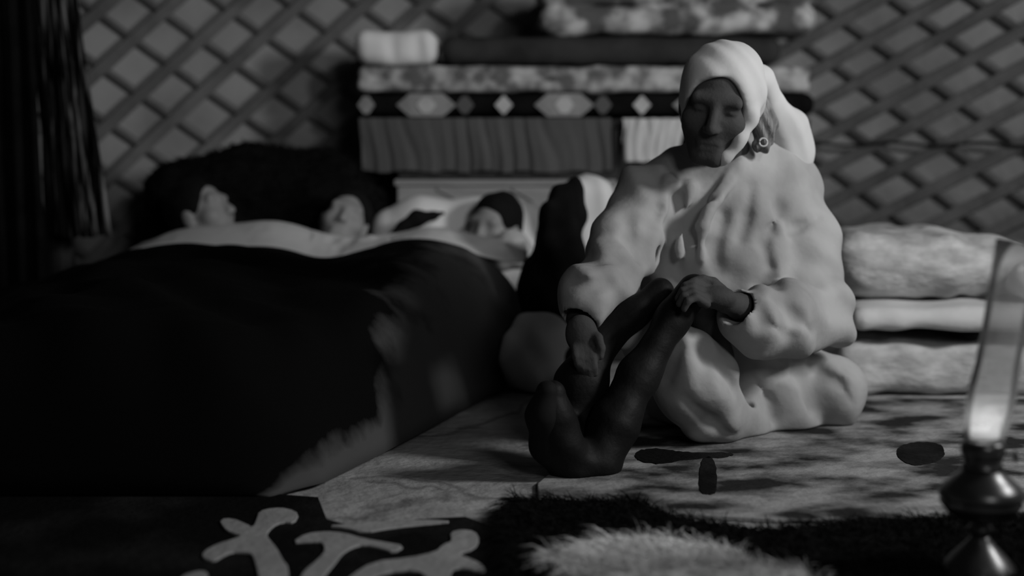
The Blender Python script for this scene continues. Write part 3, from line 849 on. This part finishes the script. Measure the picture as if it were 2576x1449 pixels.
# her right hand: hangs from the narrow cuff against the boot shaft, fingers pointing down
v.cone(WRr, at(1459, 822, 2.985), .026, .024, 0.015)
v.ell(at(1463, 842, 2.965), (.034, .022, .040), None, 0.02)
for i, (dx, L) in enumerate(((-20, .82), (-5, 1.0), (10, 1.06), (24, .95))):
    k = at(1464 + dx * .95, 868, 2.955)
    m1 = at(1468 + dx, 868 + 34 * L, 2.935); m2 = at(1472 + dx * .95, 868 + 58 * L, 2.93); m3 = at(1476 + dx * .9, 868 + 76 * L, 2.935)
    finger((k, m1, m2, m3), .0093, .007)
finger((at(1484, 832, 2.965), at(1504, 850, 2.95), at(1512, 876, 2.94), at(1510, 896, 2.938)), .0115, .0085)
body = v.build('body', M['skin'], ps, 1)

# robe
v = Vol((0.06, 2.84, -0.01), (0.98, 3.72, 0.76), 0.006)
g = at
v.cone(g(1822, 455, 3.4), g(1820, 640, 3.41), .135, .18, 0.08); v.cone(g(1820, 640, 3.41), g(1850, 960, 3.44), .18, .20, 0.08)
v.cone(g(1720, 520, 3.37), g(1740, 680, 3.33), .10, .10, 0.05)
v.cone(g(1640, 500, 3.34), g(1955, 482, 3.42), .085, .095, 0.06)
v.cone(g(1745, 410, 3.36), g(1880, 405, 3.38), .05, .055, 0.04)
v.chain([(g(1628, 512, 3.32), .085), (g(1572, 620, 3.2), .075), (g(1530, 695, 3.12), .062), (g(1478, 745, 3.03), .060), (g(1462, 775, 3.01), .052)], 0.04)
v.chain([(g(1965, 480, 3.42), .095), (g(1992, 620, 3.38), .097), (g(2010, 760, 3.3), .092)], 0.05)
v.chain([(g(2050, 775, 3.28), .085), (g(1960, 800, 3.14), .078), (g(1888, 808, 3.06), .070)], 0.03)
v.cone(g(2060, 800, 3.3), g(2112, 838, 3.3), .06, .028, 0.03)
v.cone(g(1864, 752, 3.06), g(1896, 862, 3.06), .026, .02, 0.02); v.chain([(g(1896, 864, 3.06), .02), (g(1980, 852, 3.14), .03), (g(2112, 834, 3.28), .028)], 0.04)
# skirt panel falling from the raised knee
v.chain([(g(1722, 815, 3.05), .02), (g(1732, 880, 3.07), .05), (g(1738, 955, 3.1), .088), (g(1775, 1045, 3.13), .06)], 0.02)
v.cone(g(1790, 930, 3.12), g(1830, 1040, 3.18), .05, .055, 0.04)
v.cone(g(1800, 1050, 3.16), g(1880, 1070, 3.24), .05, .035, 0.04)
# folded leg, seat
v.cone(g(1900, 1000, 3.44), g(2085, 984, 3.37), .105, .082, 0.05); v.ell(g(2090, 980, 3.36), (.075, .07, .082), None, 0.03)
v.cone(g(1942, 950, 3.3), g(1972, 1035, 3.3), .055, .055, 0.012); 
v.cone(g(1890, 1000, 3.32), g(1990, 1060, 3.34), .06, .04, 0.03)
v.ell(g(1850, 1030, 3.45), (.22, .17, .1), None, 0.06)
# cloth over the other thigh
v.cone(g(1660, 930, 3.22), g(1610, 850, 3.1), .06, .035, 0.03); v.cone(g(1600, 800, 3.12), g(1570, 850, 3.06), .05, .03, 0.03); v.cone(g(1700, 860, 3.25), g(1660, 790, 3.2), .1, .06, 0.04)
# front edge, pleats and seams
v.chain([(g(1862, 415, 3.28), .018), (g(1800, 500, 3.225), .016), (g(1760, 570, 3.215), .016), (g(1765, 650, 3.215), .014)], 0.012)
v.chain([(g(1680, 470, 3.25), .02), (g(1650, 560, 3.22), .02), (g(1645, 650, 3.22), .018)], 0.015)
v.chain([(g(1738, 470, 3.25), .012), (g(1712, 580, 3.222), .012), (g(1705, 670, 3.225), .012)], 0.015)
for pts in (((1625, 610, 3.24), (1615, 700, 3.22)), ((1930, 600, 3.24), (1945, 700, 3.23))):
    a, b = g(*pts[0]), g(*pts[1]); v.cone(a - (0, .03, 0), b - (0, .03, 0), .010, .012, 0.02, sub=True)
v.cone(g(1862, 880, 3.14), g(1885, 1050, 3.2), .022, .016, 0.02, sub=True); v.cone(g(2012, 890, 3.28), g(2032, 1030, 3.28), .022, .016, 0.02, sub=True)
for px, r in (([(1962, 520), (1940, 570), (1925, 615), (1938, 670), (1950, 715)], .011), ([(1950, 592), (2005, 572), (2055, 552)], .006), ([(1942, 706), (1990, 697), (2050, 702)], .010),
              ([(1895, 762), (1925, 812), (1990, 848)], .007), ([(1950, 752), (2005, 798), (2040, 838)], .006), ([(1605, 600), (1612, 650)], .009), ([(1472, 640), (1505, 655), (1548, 648)], .006),
              ([(1445, 708), (1490, 718), (1535, 700)], .007), ([(1580, 540), (1592, 600), (1602, 640)], .006), ([(1660, 520), (1640, 580), (1632, 650), (1628, 705)], .009), ([(1700, 500), (1692, 570), (1690, 640), (1702, 695)], .007),
              ([(1850, 432), (1790, 490), (1738, 560)], .007), ([(1820, 540), (1800, 610), (1802, 680)], .006), ([(1890, 470), (1880, 540), (1862, 600)], .006), ([(1752, 830), (1790, 900), (1848, 985)], .009), ([(1705, 880), (1672, 950)], .006),
              ([(1898, 950), (1925, 1000), (1938, 1058)], .007), ([(2060, 930), (2110, 960), (2140, 1010)], .005), ([(1730, 1010), (1790, 1060), (1840, 1090)], .006)):
    v.groove(px, r)
v.folds(0.008, (1, .2, .3), 0.12, 2); v.folds(0.006, (.5, .2, 1), 0.08, 5, (0.1, 2.8, .1), (.95, 3.7, .5)); v.warp(0.007, 8, 4); v.warp(0.0035, 17, 6)
v.box((-1, 2, -1), (2, 4, 0.0095), 0.001, 0, sub=True)
# hollow cuffs and the neck opening
v.cone(g(1866, 775, 3.06), g(1830, 772, 3.0), .034, .04, 0.004, sub=True); v.cone(g(1457, 800, 3.0), g(1455, 830, 2.98), .036, .04, 0.004, sub=True)
v.build('robe', M['robe'], ps, 2)

# headscarf
v = Vol(HC - (0.22, 0.22, 0.3), HC + (0.34, 0.32, 0.22), 0.0055)
v.ell(T((-.004, -.02, .034)), np.array((.092, .106, .1)) * HS, HR, 0.01)
v.ell(T((0, -.045, -.03)), np.array((.082, .075, .085)) * HS, HR, 0.04)
v.ell(T((.004, .10, -.03)), np.array((.069, .13, .105)) * HS, HR, 0.012, sub=True)
v.ell(T((-.085, .02, -.085)), np.array((.04, .06, .06)) * HS, HR, 0.01, sub=True)
v.chain([(g(1900, 225, 3.2), .020), (g(1888, 290, 3.175), .017), (g(1866, 345, 3.165), .016), (g(1832, 392, 3.17), .015), (g(1795, 412, 3.19), .012)], 0.015)
v.chain([(g(1912, 200, 3.31), .035), (g(1945, 275, 3.37), .026), (g(1972, 325, 3.40), .05), (g(1976, 385, 3.43), .064), (g(1960, 440, 3.46), .075)], 0.03)
v.warp(0.004, 12, 4); v.folds(0.003, (1, .2, .5), 0.05, 8)
v.build('headscarf', M['scarf'], ps, 2)
v = Vol(g(1915, 320, 3.28) - 0.13, g(1915, 320, 3.28) + 0.13, 0.004)
v.chain([(g(1912, 262, 3.27), .022), (g(1922, 310, 3.27), .027), (g(1918, 362, 3.27), .022)], 0.02); v.folds(0.004, (1, .3, .5), 0.022, 3)
v.build('hair', M['grey_hair'], ps, 1)['label'] = 'grey side hair under the scarf'
ec = g(1920, 358, 3.232)
V, Fc = tube([ec + 0.009 * np.array((math.cos(a), 0.2 * math.sin(a), math.sin(a))) for a in np.linspace(0, 2 * math.pi, 25)], 0.0022, 8)
obj('earring', V, Fc, M['silver'], ps)['label'] = 'small silver ring earring'

# boots
v = Vol(AB - (0.24, 0.26, 0.2), KB + (0.12, 0.2, 0.1), 0.005)
v.chain([(KB, .034), (g(1690, 805, 2.99), .031), (g(1610, 945, 2.945), .040), (g(1545, 1070, 2.90), .048), (AB, .05)], 0.03)
v.chain([(g(1500, 1165, 2.87), .046), (g(1440, 1172, 2.85), .042), (g(1402, 1110, 2.83), .046), (g(1390, 1045, 2.815), .041), (g(1390, 992, 2.81), .026)], 0.025)
v.warp(0.004, 14, 3); v.folds(0.0016, (.6, .2, 1), 0.05, 3, (-1, 2, 0), (1, 4, .22)); v.box((-1, 2, -1), (2, 4, 0.0095), 0.001, 0, sub=True)
bt = v.build('boot', M['boot'], ps, 1)
v = Vol(g(1352, 1200, 2.8) - (0.06, .1, .03), g(1420, 960, 2.8) + (0.05, .12, .04), 0.004)
v.chain([(g(1425, 1192, 2.85), .026), (g(1378, 1120, 2.825), .034), (g(1366, 1045, 2.80), .032), (g(1376, 985, 2.795), .022)], 0.02)
v.box((-1, 2, -1), (2, 4, 0.0095), 0.001, 0, sub=True)
v.build('sole', M['sole'], bt, 1)
v = Vol((AA - (0.22, 0.24, 0.2)), KA + (0.12, 0.2, 0.1), 0.005)
v.chain([(KA, .03), (g(1595, 788, 3.05), .028), (CA, .037), (g(1462, 965, 2.98), .052), (AA, .045)], 0.03)
v.chain([(g(1450, 1130, 2.95), .04), (g(1425, 1120, 2.90), .04), (g(1405, 1060, 2.88), .034)], 0.03)
v.warp(0.004, 14, 5); v.box((-1, 2, -1), (2, 4, 0.0095), 0.001, 0, sub=True)
v.build('boot', M['boot'], ps, 1)

# ------------------------------------------------------------------ right-hand bedding
rb = 3.95
x0, x1 = at(2120, 800, 3.72)[0], 1.75
v = Vol((x0 - 0.05, 3.66, -0.02), (x1 + 0.05, 4.5, 0.2), 0.012)
v.box((x0, 3.72, 0.004), (x1, 4.45, PZ(872, 3.72)), 0.05); v.warp(0.014, 8, 3); v.warp(0.006, 22, 4)
tag(v.build('mattress', M['bolster'], None, 1), 'lower pale fleecy mattress on the floor at right', 'mattress')
zs = PZ(855, 3.70)
v = Vol((x0 - 0.05, 3.6, zs - 0.03), (x1 + 0.05, 4.5, zs + 0.16), 0.01)
v.box((x0 + 0.02, 3.69, zs + 0.018), (x1, 4.44, PZ(772, 3.70)), 0.035); v.warp(0.008, 6, 9); v.folds(0.004, (1, .1, .4), 0.16, 5)
tag(v.build('mattress', M['white'], None, 2), 'thin white mattress between the fleecy mattress and the bolster at right', 'mattress')
zm = PZ(772, 3.70)
v = Vol((x0 - 0.1, 3.68, zm - 0.02), (1.5, 4.34, zm + 0.36), 0.011)
v.box((x0 - 0.02, 3.76, zm + 0.012), (at(2420, 700, 3.95)[0], 4.24, PZ(578, 3.95)), 0.09); v.ell((at(2440, 700, 3.95)[0], 4.0, zm + 0.085), (0.22, .22, .085), None, 0.05)
v.warp(0.012, 8, 5); v.warp(0.006, 24, 6)
tag(v.build('bolster', M['bolster'], None, 1), 'big pale bolster on the white mattress, right of the seated person', 'bolster')
v = Vol((1.2, 3.66, zm - 0.02), (1.75, 4.34, zm + 0.3), 0.011)
v.box((at(2525, 700, 3.8)[0], 3.71, zm + 0.012), (1.7, 4.2, PZ(655, 3.8)), 0.06); v.warp(0.01, 8, 5)
tag(v.build('cushion', M['pillow'], None, 1), 'white cushion at the right edge behind the lamp chimney', 'cushion')

# ------------------------------------------------------------------ rugs and hides
M['rug_right'] = mat('patterned_rug_wool', 0.025, 0.97, 0.30, 6.0, 6, 0.40, 0.60, 0.4, 30, 0.05, (1.0, 1.3, 1))
c0 = onz(1352, 1285, 0.012); pts = [onz(1352, 1288), onz(1650, 1302), onz(1950, 1318), (1.5, 2.52), (1.55, 3.66), (0.85, 3.68), (0.55, 3.66), (0.22, 3.3), onz(1352, 1225)]
rg = thing('wool_rug', onz(1900, 1200), 'worn patterned rug on the floor under the seated person and lamp side', 'rug')
bevel(poly_slab('woven_ground', pts, 0.001, 0.009, M['rug_right'], rg), 0.003)
for pl in ([(1762, 1148), (1800, 1148), (1806, 1238), (1780, 1244), (1756, 1236)], [(1600, 1130), (1660, 1126), (1730, 1138), (1850, 1136), (1838, 1150), (1740, 1152), (1650, 1168), (1596, 1156)],
           [(2252, 1124), (2300, 1108), (2372, 1114), (2380, 1150), (2320, 1172), (2262, 1160)]):
    bevel(poly_slab('woven_figure', [onz(a, b, 0.011) for a, b in [q_ + rng.normal(0, 0.7, 2) for q_ in rounded(pl, 3)]], 0.008, 0.0105, M['rug_dark'], rg), 0.001)['label'] = 'black woven figure'
far = [(-300, 1262), (300, 1256), (640, 1250), (800, 1262), (822, 1318), (880, 1334), (930, 1338), (1050, 1318), (1170, 1312), (1250, 1340), (1275, 1400)]
pts = [onz(a, b) for a, b in far] + [(0.02, 1.85), (-1.3, 1.85)]
ru = thing('felt_rug', onz(800, 1400), 'black felt rug with pale horn scroll pattern at lower left', 'rug')
poly_slab('ground_felt', pts, 0.001, 0.009, M['rug_dark'], ru)
Z8 = lambda a, b: (a * 0.586, 600 + b * 0.586)
mot = [
    [(940, 1205), (1000, 1200), (1060, 1225), (1085, 1240), (1100, 1205), (1110, 1170), (1170, 1155), (1240, 1158), (1285, 1180), (1265, 1220), (1210, 1215), (1170, 1235), (1142, 1270), (1165, 1300), (1190, 1330), (1215, 1380), (1240, 1410), (1235, 1500), (1120, 1500), (1110, 1449), (1095, 1390), (1080, 1350), (1040, 1345), (990, 1345), (950, 1365), (920, 1385), (870, 1372), (868, 1345), (930, 1310), (1000, 1290), (1040, 1272), (990, 1262), (958, 1240)],
    [(1250, 1305), (1310, 1265), (1400, 1256), (1480, 1262), (1560, 1286), (1650, 1302), (1742, 1318), (1690, 1348), (1640, 1328), (1560, 1312), (1510, 1325), (1470, 1350), (1440, 1390), (1390, 1449), (1360, 1500), (1270, 1500), (1290, 1449), (1310, 1420), (1360, 1380), (1395, 1340), (1385, 1302), (1330, 1300)],
    [(1450, 1500), (1500, 1449), (1600, 1385), (1750, 1370), (1870, 1345), (1900, 1312), (1940, 1300), (1930, 1260), (1980, 1248), (2040, 1255), (2060, 1290), (2040, 1330), (1965, 1352), (2010, 1370), (2060, 1390), (2090, 1425), (2050, 1428), (1990, 1410), (1932, 1420), (1938, 1500), (1840, 1500), (1820, 1430), (1720, 1420), (1600, 1449), (1540, 1500)],
    [(740, 1500), (780, 1446), (830, 1430), (880, 1424), (897, 1446), (860, 1500)],
    [(1400, 1232), (1480, 1240), (1560, 1262), (1700, 1238), (1850, 1224), (1950, 1214), (1860, 1206), (1700, 1210), (1500, 1226)],
]
for pl in mot:
    bevel(poly_slab('scroll_applique', [onz(*Z8(a, b), 0.012) for a, b in rounded(pl, 1)], 0.008, 0.0125, M['rug_light'], ru), 0.0015)['label'] = 'pale felt horn scroll'

# black and white hide in front
ol = [(1240, 1300), (1300, 1268), (1420, 1272), (1600, 1275), (1700, 1312), (1800, 1330), (1900, 1345), (2000, 1338), (2200, 1322), (2400, 1312), (2650, 1310)]
hidepts = [onz(a, b) for a, b in ol] + [(1.25, 1.85), (0.0, 1.85)]
hd = thing('fur_hide', (0.5, 2.25, 0), 'shaggy black fur hide with a white patch along the front edge', 'hide')
poly_slab('skin_side', [(p[0], p[1] - 0.03) for p in hidepts], 0.0095, 0.016, M['furblack'], hd)
hx = [p[0] for p in hidepts[:11]]; hy = [p[1] - 0.035 for p in hidepts[:11]]
n = 110000; X = rng.uniform(0.0, 1.2, n); Y = rng.uniform(1.95, 2.68, n); k = Y < np.interp(X, hx, hy); X = X[k]; Y = Y[k]
# white area: two patches in hide coordinates
wp = [onz(1655, 1450), onz(1960, 1500)]
w1 = ((X - wp[0][0]) / 0.155) ** 2 + ((Y - wp[0][1]) / 0.13) ** 2
w2 = ((X - wp[1][0]) / 0.06) ** 2 + ((Y - wp[1][1]) / 0.07) ** 2
Pn = np.stack([X, Y, X * 0], -1); wn = np.minimum(w1, w2) + 0.35 * noise(Pn, 16, 2) + 0.2 * noise(Pn, 40, 5)
iw = wn < 1.0
roots = np.stack([X, Y, np.full(len(X), 0.014)], -1)
strands('black_fur', roots[~iw], 0.07, (-0.4, -0.6, 0.25), M['furblack'], hd, 0.0013, 0.35, seed=5)
strands('white_fur', roots[iw], 0.095, (-0.5, -0.55, 0.4), M['furwhite'], hd, 0.0011, 0.35, seed=6)['label'] = 'white patch of long fur'

# ------------------------------------------------------------------ oil lamp
LB = onz(2462, 1425, 0.03); LY = LB[1]; LX = LB[0]
zl = lambda py: at(2462, py, LY)[2]
pr = lambda px: px / F * LY
lb = (LX, LY, 0)
lm = thing('oil_lamp', (LX, LY, 0.016), 'dark metal oil lamp with a lit flame and tall glass chimney', 'lamp')
zo = 0.017
V, Fc = lathe([(0, zo), (pr(98), zo), (pr(100), zo + .006), (pr(92), zo + .014), (pr(70), zo + .03), (pr(45), zo + .045), (pr(26), zo + .058), (pr(22), zl(1345)), (0, zl(1345))], 48, base=lb); obj('base', V, Fc, M['brass'], lm)
V, Fc = lathe([(0, zl(1346)), (pr(22), zl(1346)), (pr(30), zl(1336)), (pr(32), zl(1328)), (pr(22), zl(1318)), (pr(28), zl(1306)), (0, zl(1306))], 40, base=lb); obj('stem', V, Fc, M['brass'], lm)
V, Fc = lathe([(0, zl(1308)), (pr(40), zl(1306)), (pr(80), zl(1292)), (pr(98), zl(1272)), (pr(104), zl(1262)), (pr(100), zl(1256)), (pr(106), zl(1248)), (pr(106), zl(1236)), (pr(96), zl(1222)), (pr(80), zl(1206)), (pr(58), zl(1190)), (pr(50), zl(1176)), (0, zl(1176))], 48, base=lb); obj('font', V, Fc, M['brass'], lm)
V, Fc = lathe([(0, zl(1178)), (pr(52), zl(1178)), (pr(54), zl(1172)), (pr(46), zl(1166)), (pr(52), zl(1150)), (pr(56), zl(1130)), (pr(54), zl(1115)), (pr(44), zl(1106)), (0, zl(1106))], 40, base=lb); bu = obj('burner', V, Fc, M['brass'], lm)
V, Fc = tube([np.array((LX + pr(50), LY - 0.005, zl(1142))), np.array((LX + pr(76), LY - 0.012, zl(1142)))], 0.0025, 8); obj('wick_stem', V, Fc, M['brass'], bu)
V, Fc = lathe([(0, -0.003), (0.009, -0.003), (0.0098, 0), (0.009, 0.003), (0, 0.003)], 20, axis=(0.95, -0.3, 0), base=(LX + pr(78), LY - 0.012, zl(1142))); obj('wick_knob', V, Fc, M['brass'], bu)
fv = Vol((LX - 0.05, LY - 0.04, zl(1110)), (LX + 0.05, LY + 0.04, zl(1050)), 0.0022)
fb = (LX, LY)
fv.ell((LX, LY, zl(1090)), (pr(46), pr(22), pr(14)), None, 0.004)
for dx, top, r in ((-30, 1074, 7), (-8, 1068, 8), (16, 1068, 8), (36, 1078, 6)): fv.cone((LX + pr(dx), LY, zl(1092)), (LX + pr(dx), LY, zl(top)), pr(11), pr(r) * .5, 0.006)
obj_f = fv.build('flame', flame_material(), lm, 1)
ax = Vector((0.15, 0.0, 1.0)).normalized()
Lc = zl(600) - zl(1104)
prof = [(pr(50), 0), (pr(54), Lc * .06), (pr(60), Lc * .16), (pr(60), Lc * .25), (pr(55), Lc * .38), (pr(54), Lc * .55), (pr(57), Lc * .8), (pr(60), Lc * 1.0),
        (pr(57), Lc * 1.0), (pr(54), Lc * .8), (pr(51), Lc * .55), (pr(52), Lc * .38), (pr(57), Lc * .25), (pr(57), Lc * .16), (pr(51), Lc * .06), (pr(47), 0), (pr(50), 0)]
V, Fc = lathe(prof, 48, axis=ax, base=(LX, LY, zl(1107))); obj('chimney', V, Fc, glass_material(), lm)['label'] = 'clear smoky glass chimney'
ll = light('lamp_light', 'POINT', (LX, LY, zl(1055)), (LX, LY, 0), 0.10, 0.02); ll.parent = lm; ll.matrix_parent_inverse = Matrix.Translation(-Vector(lm.location))
